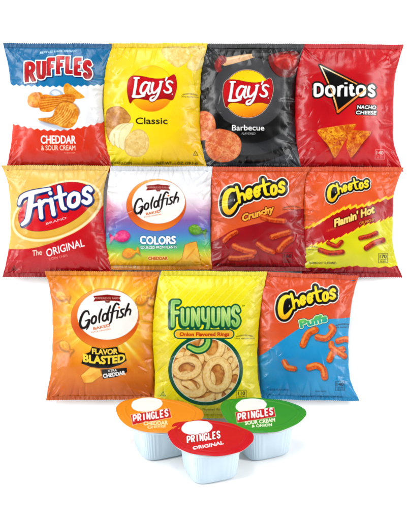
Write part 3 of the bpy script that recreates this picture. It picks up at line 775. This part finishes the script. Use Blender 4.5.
def make_bag(name, label, category, group, left, right, top, bot, art, T, seed, dz, backcol, seal_top=4.6, seal_bot=4.0):
    """left/right: edge points (x,y); top/bot: (y at left, y at right)"""
    rs = np.random.RandomState(seed)
    ymid = (top[0] + bot[0]) / 2; xc = (left[0][0] + right[0][0]) / 2
    root = bpy.data.objects.new(name, None); C.objects.link(root)
    root['label'] = label; root['category'] = category; root['group'] = group
    base_y = max(bot)
    zref = .5 * T * S + .014
    pers = (D - zref) / D
    def place(x, y): return O + U * ((x - 205) * S * pers) + V * ((260 - y) * S * pers)
    ori = place(xc, base_y)
    M = Matrix((U, V, N)).transposed().to_4x4(); M.translation = ori
    root.matrix_world = M; root.empty_display_size = .02
    res = 3.1
    nu = int((right[0][0] - left[0][0]) * res); H = bot[0] - top[0]; nv = int(H * res)
    u = np.linspace(0, 1, nu); v = np.linspace(0, 1, nv)
    Ug, Vg = np.meshgrid(u, v)
    yT = top[0] + (top[1] - top[0]) * Ug; yB = bot[0] + (bot[1] - bot[0]) * Ug
    rag = (fbm(rs, nu, 4, 7, 3)[:1] - .5)
    Yp = yT + (yB - yT) * Vg + rag * 1.0 * np.where(Vg < .5, (1 - 2 * Vg), (2 * Vg - 1)) ** 6
    saw = (np.abs((Ug * (right[0][0] - left[0][0]) / 1.9) % 1 - .5) - .25) * 1.3
    Yp = Yp + saw * (Vg < .5 / nv) + saw * (Vg > 1 - .5 / nv)
    ye = yT + (yB - yT) * Vg
    el = (fbm(rs, nv, 4, 11, 3)[0] - .5) * 1.3; er = (fbm(rs, nv, 4, 11, 3)[0] - .5) * 1.3
    xl = curve_at(left, ye[:, 0]) + el; xr = curve_at(right, ye[:, -1]) + er
    Xp = xl[:, None] + (xr - xl)[:, None] * Ug
    ft = seal_top / H; fb = 1 - seal_bot / H
    body = np.clip((Vg - ft) / (fb - ft), 0, 1)
    pu = np.clip(1 - np.abs(2 * Ug - 1) ** 2.3, 0, 1) ** .72
    pv = np.clip(1 - np.abs(2 * body - 1) ** 2.6, 0, 1) ** .62
    prof = T * pu * pv
    wob = (fbm(rs, nu, nv, 3.2, 3) - .5) * 5.0 * np.clip(pu * pv * 1.6, 0, 1)
    edge = np.clip(1 - np.minimum.reduce([Ug, 1 - Ug]) / .2, 0, 1)
    vert = np.clip(1 - np.minimum.reduce([body, 1 - body]) / .22, 0, 1)
    h = np.zeros_like(prof)
    # folds fanning from the two seals
    for side in (0, 1):
        for i in range(15):
            x0 = left[0][0] + (right[0][0] - left[0][0]) * (i + .2 + .6 * rs.rand()) / 15
            y0 = (top[0] + seal_top) if side == 0 else (bot[0] - seal_bot)
            fan = (x0 - xc) / 60 * -.7
            ang = math.pi / 2 + fan * (-1 if side == 0 else 1) * -1 + .2 * rs.randn()
            if side: ang = -ang
            crease(h, Xp, Yp, x0, y0, ang, 9 + 17 * rs.rand() ** 1.5, 1.2 + 1.5 * rs.rand(), (.5 + 1.0 * rs.rand()) * (1 if rs.rand() < .5 else -1))
    # dents that run in from the long sides
    for side in (0, 1):
        for i in range(11):
            y0 = top[0] + H * (.05 + .9 * (i + rs.rand()) / 11)
            x0 = float(curve_at(left if side == 0 else right, np.array([y0]))[0])
            base = 0 if side == 0 else math.pi
            tilt = (.9 * (.5 - (y0 - top[0]) / H) * 2 + .35 * rs.randn()) * (1 if side == 0 else -1)
            crease(h, Xp, Yp, x0, y0, base + tilt, 9 + 16 * rs.rand(), 1.5 + 2.4 * rs.rand(), (1.0 + 1.6 * rs.rand()) * (-1 if rs.rand() < .72 else 1), .5)
    for i in range(34):
        sx = rs.rand(); sx = sx * .2 if rs.rand() < .5 else 1 - sx * .2
        crease(h, Xp, Yp, left[0][0] + sx * (right[0][0] - left[0][0]), top[0] + H * rs.rand(), rs.rand() * 6.28, 5 + 10 * rs.rand(), .8 + .7 * rs.rand(), .55 * (1 if rs.rand() < .5 else -1), .9)
    # corner gussets
    for (cx_, cy_, an) in ((left[0][0], top[0], .75), (right[0][0], top[1], math.pi - .75), (left[-1][0], bot[0], -.75), (right[-1][0], bot[1], math.pi + .75)):
        for k in range(3):
            crease(h, Xp, Yp, cx_, cy_, an + .3 * rs.randn(), 26 + 14 * rs.rand(), 1.6 + rs.rand(), (1.2 + rs.rand()) * (-1 if k else 1), .45)
    # a few long soft creases across the face
    for i in range(5):
        crease(h, Xp, Yp, left[0][0] + rs.rand() * (right[0][0] - left[0][0]), top[0] + rs.rand() * H, rs.rand() * 6.28, 25 + 25 * rs.rand(), 2.5, .45 * (1 if rs.rand() < .5 else -1), .3)
    fine = (fbm(rs, nu, nv, 22, 3) - .5) * .6 * np.maximum(edge, vert)
    inb = np.clip(pu * pv * 3, 0, 1)
    Z = prof + wob + 1.2 * h * np.clip(pu * 2.2, .25, 1) * np.where((Vg > ft) & (Vg < fb), 1, .25) + fine * inb
    ribs = .26 * np.sin(Xp * 2 * math.pi / 1.3) * ((Vg < ft) | (Vg > fb))
    curl = (fbm(rs, nu, 4, 4, 2)[:1] - .5) * 3.2 * np.where(Vg < .5, np.clip(1 - Vg / ft / 2.2, 0, 1), np.clip(1 - (1 - Vg) / (1 - fb) / 2.2, 0, 1))
    Z = Z + ribs + curl
    zed = 20 - 11 * Vg                                        # shingled: top edge further out than the bottom edge
    Zm = Z * S + (zed + dz) * .001
    P = np.stack([(Xp - xc) * S * pers, (base_y - Yp) * S * pers, Zm], -1)
    col = (lin(art.sample(Xp, Yp)) ** 1.16 * ALB).astype(f32)
    a = max(1, int(round(ft * (nv - 1)))); b = int(round(fb * (nv - 1)))
    grid_mesh('front_panel', P[a:b + 1], col[a:b + 1], FILM, root)
    def strip(nm, lo, hi):
        p = P[lo:hi + 1].copy(); c = col[lo:hi + 1]
        pb = p[::-1].copy(); pb[..., 2] -= .0007
        row = np.concatenate([p, pb], 0); cc = np.concatenate([c, c[::-1]], 0)
        row = np.concatenate([row, row[:1]], 0); cc = np.concatenate([cc, cc[:1]], 0)
        grid_mesh(nm, row, cc, SEAL, root)
    strip('top_seal', 0, a); strip('bottom_seal', b, nv - 1)
    # back of the bag, coarser, bulging the other way
    st = 5
    Pb = P[a:b + 1].copy(); rim = Pb[..., 2] - (Z[a:b + 1] * S)
    Pb[..., 2] = rim + np.minimum(Z[a:b + 1], 0) * S * 0 - np.minimum(prof[a:b + 1] * .25 * S, .006) - .0004
    Pb[..., 2] = np.minimum(Pb[..., 2], P[a:b + 1, :, 2] - .0018)
    Pb[0, :, 2] = P[a, :, 2] - .0003; Pb[-1, :, 2] = P[b, :, 2] - .0003; Pb[:, 0, 2] = P[a:b + 1, 0, 2] - .0003; Pb[:, -1, 2] = P[a:b + 1, -1, 2] - .0003
    iv = sorted(set(list(range(0, Pb.shape[0], st)) + [Pb.shape[0] - 1])); iu = sorted(set(list(range(0, nu, st)) + [nu - 1]))
    Pb = Pb[iv][:, iu][:, ::-1]
    cb = np.zeros(Pb.shape, f32) + (lin(backcol) * ALB).astype(f32)
    grid_mesh('back_panel', Pb, cb, FILM, root)
    return root

def E(ox, oy, k, *p): return frame(ox, oy, k)(*p)
G1 = 'snack bags laid out in three rows on the white backdrop'
BAGS = [
 ('chip_bag', 'blue, white and orange-red ridged chip bag at the left end of the top row', 'chip bag',
  [(3, 43), (7.5, 62), (10.5, 84), (12, 106), (12.5, 125), (10, 146), (4, 172)], [(112, 43), (108, 60), (105, 76), (102.5, 98), (104, 125), (107, 144), (112, 172)], (43, 43.5), (172, 172), art_ruffles, 16, 21, 3, (20, 90, 150)),
 ('chip_bag', 'bright yellow classic potato chip bag with cut potato picture, left of the black bag', 'chip bag',
  [(109, 43), (106, 60), (103, 80), (102.5, 103), (103, 130), (104, 146), (107, 172)], [(208, 43), (205, 57), (201.7, 76), (200.6, 103), (201, 130), (202.5, 144), (208, 172)], (43, 43), (168, 168), art_lays_classic, 16, 22, 1.5, (236, 200, 20)),
 ('chip_bag', 'black and grey barbecue potato chip bag with sauce brush and round orange chips', 'chip bag',
  [(205, 43), (202, 60), (198.5, 80), (198, 103), (198.5, 130), (200, 146), (205, 172)], [(304.5, 43), (301, 57), (297, 78), (295.6, 103), (296, 130), (298, 148), (303, 172)], (43, 43.5), (170, 170), art_bbq, 16, 23, 0, (30, 30, 34)),
 ('tortilla_chip_bag', 'red nacho cheese tortilla chip bag with a black triangle and two triangular chips', 'chip bag',
  [(301, 43), (298, 60), (294.5, 80), (293.5, 103), (294.5, 130), (296, 146), (300, 172)], [(404, 43.5), (399.3, 60), (395.5, 76), (394.2, 104), (394.3, 136), (397, 150), (405, 172)], (43, 44), (171, 171), art_doritos, 16, 24, -1.5, (190, 16, 30)),
 ('corn_chip_bag', 'gold and red corn chip bag with a big slanted white name on a red oval', 'chip bag',
  [(1.5, 165.4), (4.5, 172), (8, 184), (9.8, 204), (10.2, 224), (8, 250), (1.5, 277)], [(110, 165.6), (106, 180), (103.5, 196), (103.8, 222), (107, 250), (112, 278)], (165.2, 165.8), (277, 277.5), art_fritos, 15, 25, 3, (190, 20, 32)),
 ('cracker_bag', 'white and rainbow striped cracker bag with pink, green and orange fish crackers', 'cracker bag',
  [(111, 166.5), (108, 180), (106, 204), (104.5, 230), (103.5, 250), (102.5, 270)], [(212.5, 166.5), (211, 184), (210.4, 205), (210.5, 235), (211, 255), (212.5, 270)], (166.3, 166.3), (270, 269.6), art_goldfish_colors, 14, 26, 1.5, (226, 226, 230)),
 ('cheese_snack_bag', 'orange and dark red crunchy cheese snack bag right of the rainbow bag', 'cheese snack bag',
  [(211, 166.5), (211.5, 184), (211, 210), (210.5, 240), (209.5, 270)], [(309, 166.8), (305.5, 180), (303.8, 198), (305, 222), (308, 250), (311.5, 271)], (166.5, 166.8), (270.5, 271), art_crunchy, 14, 27, 0, (170, 20, 34)),
 ('cheese_snack_bag', 'orange, red and lime yellow hot cheese snack bag with flame edges', 'cheese snack bag',
  [(306, 166.5), (304.5, 184), (303.5, 205), (303.5, 240), (303, 277)], [(404, 166.8), (399, 178), (394, 198), (393.5, 222), (394, 244), (397, 260), (404, 277)], (166.5, 167), (277, 277.5), art_hot, 15, 28, -1.5, (200, 60, 30)),
 ('cracker_bag', 'glowing orange and yellow flavor blasted cheddar cracker bag at the left of the bottom row', 'cracker bag',
  [(44, 271), (48.5, 284), (52, 305), (52.5, 330), (51, 365), (45.5, 401)], [(160, 271.5), (157, 288), (155, 310), (155, 340), (156, 370), (158, 400)], (271, 271.6), (401, 400), art_blasted, 16, 29, 2, (210, 120, 30)),
 ('onion_ring_bag', 'tall yellow pinstriped onion ring bag with a green round window of rings', 'onion ring bag',
  [(161, 271), (157.5, 288), (154.3, 309), (152, 337), (153.5, 360), (155, 385), (152, 419)], [(267.5, 271.5), (263.5, 291), (259, 322), (257.5, 350), (258, 378), (261, 396), (264, 419)], (270.8, 271.6), (419, 419), art_funyuns, 17, 30, 5, (230, 220, 20)),
 ('cheese_snack_bag', 'orange and bright blue cheese puff bag at the right end of the bottom row', 'cheese snack bag',
  [(263, 271.6), (260, 288), (258.5, 310), (258.5, 345), (259.5, 375), (262, 400)], [(358.5, 275.8), (354, 292), (350.3, 314), (348.6, 350), (350, 375), (353, 386), (360, 401)], (271.4, 275.8), (399.5, 402), art_puffs, 15, 31, 2, (20, 140, 190)),
]
for nm, lb, ct, L_, R_, tp, bt, fn, T, sd, dz, bc in BAGS:
    make_bag(nm, lb, ct, G1, L_, R_, tp, bt, fn(), T, sd, dz, bc)

# ------------------------------------------------------------------ snack cups on the floor
def ray(px, py, h):
    """the floor-parallel plane at height h met by the line of sight through a drawing point"""
    p = O + U * ((px - 205) * S) + V * ((260 - py) * S); d = p - CAM
    return CAM + d * ((h - CAM.z) / d.z)
TUB = plain_mat('frosted_plastic', (222, 238, 248), .3)
b = TUB.node_tree.nodes['Principled BSDF']
tt = TUB.node_tree; tcc = tt.nodes.new('ShaderNodeTexCoord'); mp_ = tt.nodes.new('ShaderNodeMapping'); mp_.inputs['Scale'].default_value = (26, 26, 9)
for q_ in tt.nodes:
    if q_.type == 'TEX_NOISE': tt.links.new(tcc.outputs['Object'], mp_.inputs['Vector']); tt.links.new(mp_.outputs['Vector'], q_.inputs['Vector']); q_.inputs['Scale'].default_value = 2.2
    if q_.type == 'MIX': q_.inputs['A'].default_value = (.50, .64, .74, 1); q_.inputs['B'].default_value = (.68, .80, .88, 1)
tr_ = tt.nodes.new('ShaderNodeBsdfTranslucent'); tr_.inputs['Color'].default_value = (.84, .92, .96, 1)
ms_ = tt.nodes.new('ShaderNodeMixShader'); ms_.inputs['Fac'].default_value = .22
out_ = [q_ for q_ in tt.nodes if q_.type == 'OUTPUT_MATERIAL'][0]
tt.links.new(b.outputs['BSDF'], ms_.inputs[1]); tt.links.new(tr_.outputs['BSDF'], ms_.inputs[2]); tt.links.new(ms_.outputs['Shader'], out_.inputs['Surface'])
b.inputs['Transmission Weight'].default_value = .0; b.inputs['Subsurface Weight'].default_value = .0
RIMM = plain_mat('white_plastic', (240, 246, 250), .3)

def art_lid(kind):
    x0, y0, x1, y1 = {'orange': (110, 390, 212, 440), 'red': (160, 412, 262, 464), 'green': (212, 390, 314, 440)}[kind]
    base = {'orange': (246, 156, 34), 'red': (214, 6, 36), 'green': (66, 164, 48)}[kind]
    A = Art(x0, y0, x1, y1, base, res=5, seed=len(kind))
    if kind == 'red': z = frame(155, 405, 4.1)
    elif kind == 'orange': z = frame(105, 385, 4.1)
    else: z = frame(215, 385, 4.1)
    ax, ay, rot = {'orange': (172, 83, -5), 'red': (172, 97, -4), 'green': (148, 88, -5)}[kind]
    badge = A.ell(*z((ax, ay))[0], 15.6, 7.2, rot)
    A.paint(badge, (252, 252, 250))
    if kind != 'red':
        bx = {'orange': ((106, 126), (262, 100), (272, 136), (114, 166)), 'green': ((84, 116), (240, 96), (248, 132), (92, 158))}[kind]
        bn = A.poly(z(*bx), False)
        A.paint(bn, (252, 226, 200), .5, .8); A.paint(bn, (206, 20, 40))
    tx, ty, tw = {'orange': (188, 133, 36), 'red': (200, 139, 34), 'green': (166, 127, 36)}[kind]
    k = 4.1; out = A.blank()
    hw = tw * k / 2; n = 8; step = 2 * hw / n
    for i, ch in enumerate('PRINGLES'):
        w_ = step * .6 if ch != 'I' else step * .3
        xc_ = tx - hw + step * (i + .5); yc = ty - (xc_ - tx) * .17 - 3
        hh = 13
        glyph(A, ch, (xc_ - w_ / 2, yc - hh, xc_ + w_ / 2, yc + hh), 3.1 / k, out, z, slant=-.06, shear=-.17, butt=True)
    if kind == 'red': A.paint(out, (150, 0, 20), .5, .8, .3)
    A.paint(out, W)
    if kind == 'orange':
        A.text('CHEDDAR', *z((208, 159))[0], 3.8, (255, 236, 190), width=24, rot=-3, bold=.25)
        A.text('CHEESE', *z((212, 175))[0], 2.8, (255, 236, 190), width=18, rot=-3, bold=.15)
    elif kind == 'red':
        A.text('ORIGINAL', *z((218, 169))[0], 3.4, W, width=31, rot=-11, bold=.22)
    else:
        A.text('SOUR CREAM', *z((184, 153))[0], 3.5, (250, 252, 230), width=30, rot=-7, bold=.22)
        A.text('& ONION', *z((192, 169))[0], 2.9, (250, 252, 230), width=20, rot=-6, bold=.18)
    return A

def rsq(n, a, b_, p, rot):
    t = np.linspace(0, 2 * math.pi, n, endpoint=False)
    c, s = np.cos(t), np.sin(t)
    x = a * np.sign(c) * np.abs(c) ** (2 / p); y = b_ * np.sign(s) * np.abs(s) ** (2 / p)
    return np.stack([x * math.cos(rot) - y * math.sin(rot), x * math.sin(rot) + y * math.cos(rot)], -1)

def make_cup(label, kind, outline, centre, rot, a_top, a_bot):
    H = 38 * S
    root = bpy.data.objects.new('snack_cup', None); C.objects.link(root)
    root['label'] = label; root['category'] = 'snack cup'; root['group'] = 'small foil lidded snack cups in front of the bags'
    cw = ray(centre[0], centre[1], H); root.location = (cw.x, cw.y, 0)
    A = art_lid(kind)
    oc = np.array(cat(outline, 14, True)); n = len(oc)
    # lid: polar grid, its outline turned from the drawing onto the horizontal lid plane
    m = 110; rr = np.linspace(0, 1, m)[:, None] ** .8
    X = centre[0] + (oc[None, :, 0] - centre[0]) * rr; Y = centre[1] + (oc[None, :, 1] - centre[1]) * rr
    # resample densely round the outline
    k2 = 420; ii = np.linspace(0, n, k2, endpoint=False)
    X = np.stack([np.interp(ii, np.arange(n + 1), np.append(r, r[0])) for r in X]); Y = np.stack([np.interp(ii, np.arange(n + 1), np.append(r, r[0])) for r in Y])
    p0 = O + U * (-205 * S) + V * (260 * S)
    def plane(X, Y, h):
        P = np.array(p0)[None, None] + X[..., None] * S * np.array(U) - Y[..., None] * S * np.array(V)
        d = P - np.array(CAM); t = (h - CAM.z) / d[..., 2]
        return np.array(CAM) + d * t[..., None]
    P = plane(X, Y, H); P[..., :2] -= np.array((cw.x, cw.y))
    rs = np.random.RandomState(len(kind))
    ang = np.linspace(0, 2 * math.pi, k2, endpoint=False)[None]
    R = np.broadcast_to(rr, P.shape[:2])
    bumpy = .00035 * np.sin(ang * 9 + 3) * np.clip((R - .8) * 5, 0, 1) + .0004 * np.sin(ang * 3 + R * 7) * R
    rim = .0009 * np.exp(-((R - .80) / .02) ** 2) - .0016 * np.clip((R - .86) / .14, 0, 1) ** 2
    P[..., 2] = H + .0012 + bumpy + rim
    top = P; under = P[::-1].copy(); under[..., 2] -= .0005
    full = np.concatenate([top, under], 0)
    col = (lin(A.sample(X, Y)) ** 1.12 * ALB).astype(f32); silver = np.zeros_like(col) + f32(.6)
    grid_mesh('foil_lid', full, np.concatenate([col, silver], 0), LID, root, closed_u=True)
    # tub flange just under the foil
    Q = P[-1][:, :2] * .955; zt = np.array([-.0004, -.0004, -.0022, -.0022])
    rings = []
    for s_, z_ in ((.6, -.0006), (1, -.0006), (1.0, -.0026), (.6, -.0026)):
        rings.append(np.concatenate([Q * s_, np.full((k2, 1), H + z_ - .0012)], -1))
    rings.append(rings[0]); grid_mesh('flange', np.stack(rings), None, RIMM, root, closed_u=True)
    # tapered frosted tub with a stepped shoulder, rounded foot and an inner wall
    K_ = 480; rings = []
    off = np.array([0.0, 0.0])
    def ring(a, z_, p=4.2):
        fl = 1 + .0045 * np.cos(np.linspace(0, 2 * math.pi, K_, endpoint=False) * 40)[:, None] * (1 if H * .1 < z_ < H * .85 else 0)
        q = rsq(K_, a * S, a * S * .97, p, rot) * fl + off; return np.concatenate([q, np.full((K_, 1), z_)], -1)
    prof = [(a_top, H - .0036), (a_top - .2, H * .90), (a_top - .9, H * .885), (a_top - 1.2, H * .86)]
    for t in np.linspace(0, 1, 14): prof.append((a_top - 1.4 + (a_bot - a_top + 1.4) * t, H * (.84 - .74 * t)))
    for t in np.linspace(0, 1, 6)[1:]: prof.append((a_bot - 3.4 * (1 - math.cos(t * math.pi / 2)), H * (.10 - .10 * math.sin(t * math.pi / 2)) + .0004))
    rings.append(ring(.3, H - .0008)); rings.append(ring(a_top, H - .0008))
    for a, z_ in prof: rings.append(ring(a, z_))
    rings.append(ring(a_bot * .7, .0016)); rings.append(ring(.3, .0018))
    o = grid_mesh('tub', np.stack(rings), None, TUB, root, closed_u=True)
    return root

ro = frame(105, 385, 4.1)((45, 102), (55, 80), (95, 58), (165, 48), (250, 54), (325, 70), (382, 94), (402, 112), (402, 130), (380, 158), (335, 180), (280, 192), (220, 196), (160, 188), (105, 172), (62, 138))
rr_ = frame(155, 405, 4.1)((50, 98), (64, 80), (100, 66), (155, 58), (225, 59), (300, 72), (362, 90), (399, 116), (404, 138), (392, 158), (358, 184), (310, 202), (250, 209), (190, 205), (130, 190), (86, 168), (58, 132))
rg = frame(215, 385, 4.1)((22, 92), (34, 68), (70, 56), (125, 50), (190, 51), (262, 60), (330, 78), (364, 97), (375, 113), (366, 132), (340, 154), (300, 176), (250, 191), (190, 196), (135, 190), (80, 172), (38, 130))
make_cup('white frosted snack cup with an orange cheddar lid, left behind the red lidded one', 'orange', ro, (160, 414.8), math.radians(21), 27, 22.5)
make_cup('white frosted snack cup with a red original lid, in front of the other two', 'red', rr_, (210, 437.4), math.radians(21), 27, 22.5)
make_cup('white frosted snack cup with a green sour cream and onion lid, at the right', 'green', rg, (263, 414.9), math.radians(22), 27, 22.5)

# ------------------------------------------------------------------ white sweep: floor bending up into the slope
def backdrop():
    prof = []
    R = .03
    foot = 0.0
    # slope point at distance s above the foot: foot + V*s ; floor: foot - Y
    n = 10
    # arc tangent to the floor and to the slope
    phi = math.pi / 2 - TH; tl = R * math.tan(phi / 2)
    cy, cz = -tl, R
    prof.append((-3.5, 0)); prof.append((-1.0, 0)); 
    for i in range(n + 1):
        a = phi * i / n; prof.append((cy + R * math.sin(a), cz - R * math.cos(a)))
    for s_ in (.3, .9, 3.2): prof.append((s_ * math.sin(TH), s_ * math.cos(TH)))
    xs = [-3.5, -1.5, 0, 1.5, 3.5]
    me = bpy.data.meshes.new('backdrop'); vs = [(x, y, z) for y, z in prof for x in xs]; w = len(xs)
    fs = [(r * w + c, r * w + c + 1, (r + 1) * w + c + 1, (r + 1) * w + c) for r in range(len(prof) - 1) for c in range(w - 1)]
    me.from_pydata(vs, [], fs); me.update()
    for p in me.polygons: p.use_smooth = True
    o = bpy.data.objects.new('backdrop', me); C.objects.link(o)
    # the foot of the slope sits at world height 0 where O + V*((260-FOOT)*S) lies
    m, t, b = mat('white_paper')
    n_ = t.nodes.new('ShaderNodeTexNoise'); n_.inputs['Scale'].default_value = 300
    bp = t.nodes.new('ShaderNodeBump'); bp.inputs['Strength'].default_value = .03; bp.inputs['Distance'].default_value = .0005
    t.links.new(n_.outputs['Fac'], bp.inputs['Height']); t.links.new(bp.outputs['Normal'], b.inputs['Normal'])
    b.inputs['Base Color'].default_value = (.93, .93, .93, 1); setp(b, Roughness=.9); b.inputs['Specular IOR Level'].default_value = .15
    me.materials.append(m)
    o['kind'] = 'structure'
    return o
backdrop()

# ------------------------------------------------------------------ light
wd = bpy.data.worlds.new('World'); sc.world = wd; wd.use_nodes = True
bg = wd.node_tree.nodes['Background']; bg.inputs['Strength'].default_value = .78
wt = wd.node_tree                                             # white studio, dim behind the camera
tcw = wt.nodes.new('ShaderNodeTexCoord'); dp = wt.nodes.new('ShaderNodeVectorMath'); dp.operation = 'DOT_PRODUCT'; dp.inputs[1].default_value = tuple(N)
rw = wt.nodes.new('ShaderNodeMapRange'); rw.interpolation_type = 'SMOOTHSTEP'
rw.inputs['From Min'].default_value = .45; rw.inputs['From Max'].default_value = .88; rw.inputs['To Min'].default_value = 1; rw.inputs['To Max'].default_value = .12
wt.links.new(tcw.outputs['Generated'], dp.inputs[0]); wt.links.new(dp.outputs['Value'], rw.inputs['Value']); wt.links.new(rw.outputs['Result'], bg.inputs['Color'])
def lamp(nm, loc, size, energy, tgt=None):
    l = bpy.data.lights.new(nm, 'AREA'); l.shape = 'RECTANGLE'; l.size, l.size_y = size; l.energy = energy
    o = bpy.data.objects.new(nm, l); C.objects.link(o); o.location = loc
    d = (tgt or O) - Vector(loc); o.rotation_euler = d.to_track_quat('-Z', 'Y').to_euler()
    return o
def at(x, y, z): return O + U * x + V * y + N * z
lamp('softbox', at(-1.3, .3, 1.0), (.22, 1.5), 26)
lamp('softbox', at(1.3, .3, 1.0), (.22, 1.5), 22)
lamp('overhead_softbox', at(-.3, 2.1, 1.1), (2.0, .7), 38)
lamp('low_softbox', at(.4, -2.2, 1.3), (1.6, .8), 18)

# ------------------------------------------------------------------ camera
cd = bpy.data.cameras.new('camera'); cam = bpy.data.objects.new('camera', cd); C.objects.link(cam)
R3 = Matrix((U, V, N)).transposed().to_4x4(); R3.translation = CAM; cam.matrix_world = R3
cd.sensor_fit = 'VERTICAL'; cd.sensor_height = 24; cd.lens = 12 / (260 * S / D); cd.clip_end = 100; cd.clip_start = .05
sc.camera = cam
sc.view_settings.view_transform = 'Standard'; sc.view_settings.look = 'None'; sc.view_settings.exposure = .0; sc.view_settings.gamma = 1
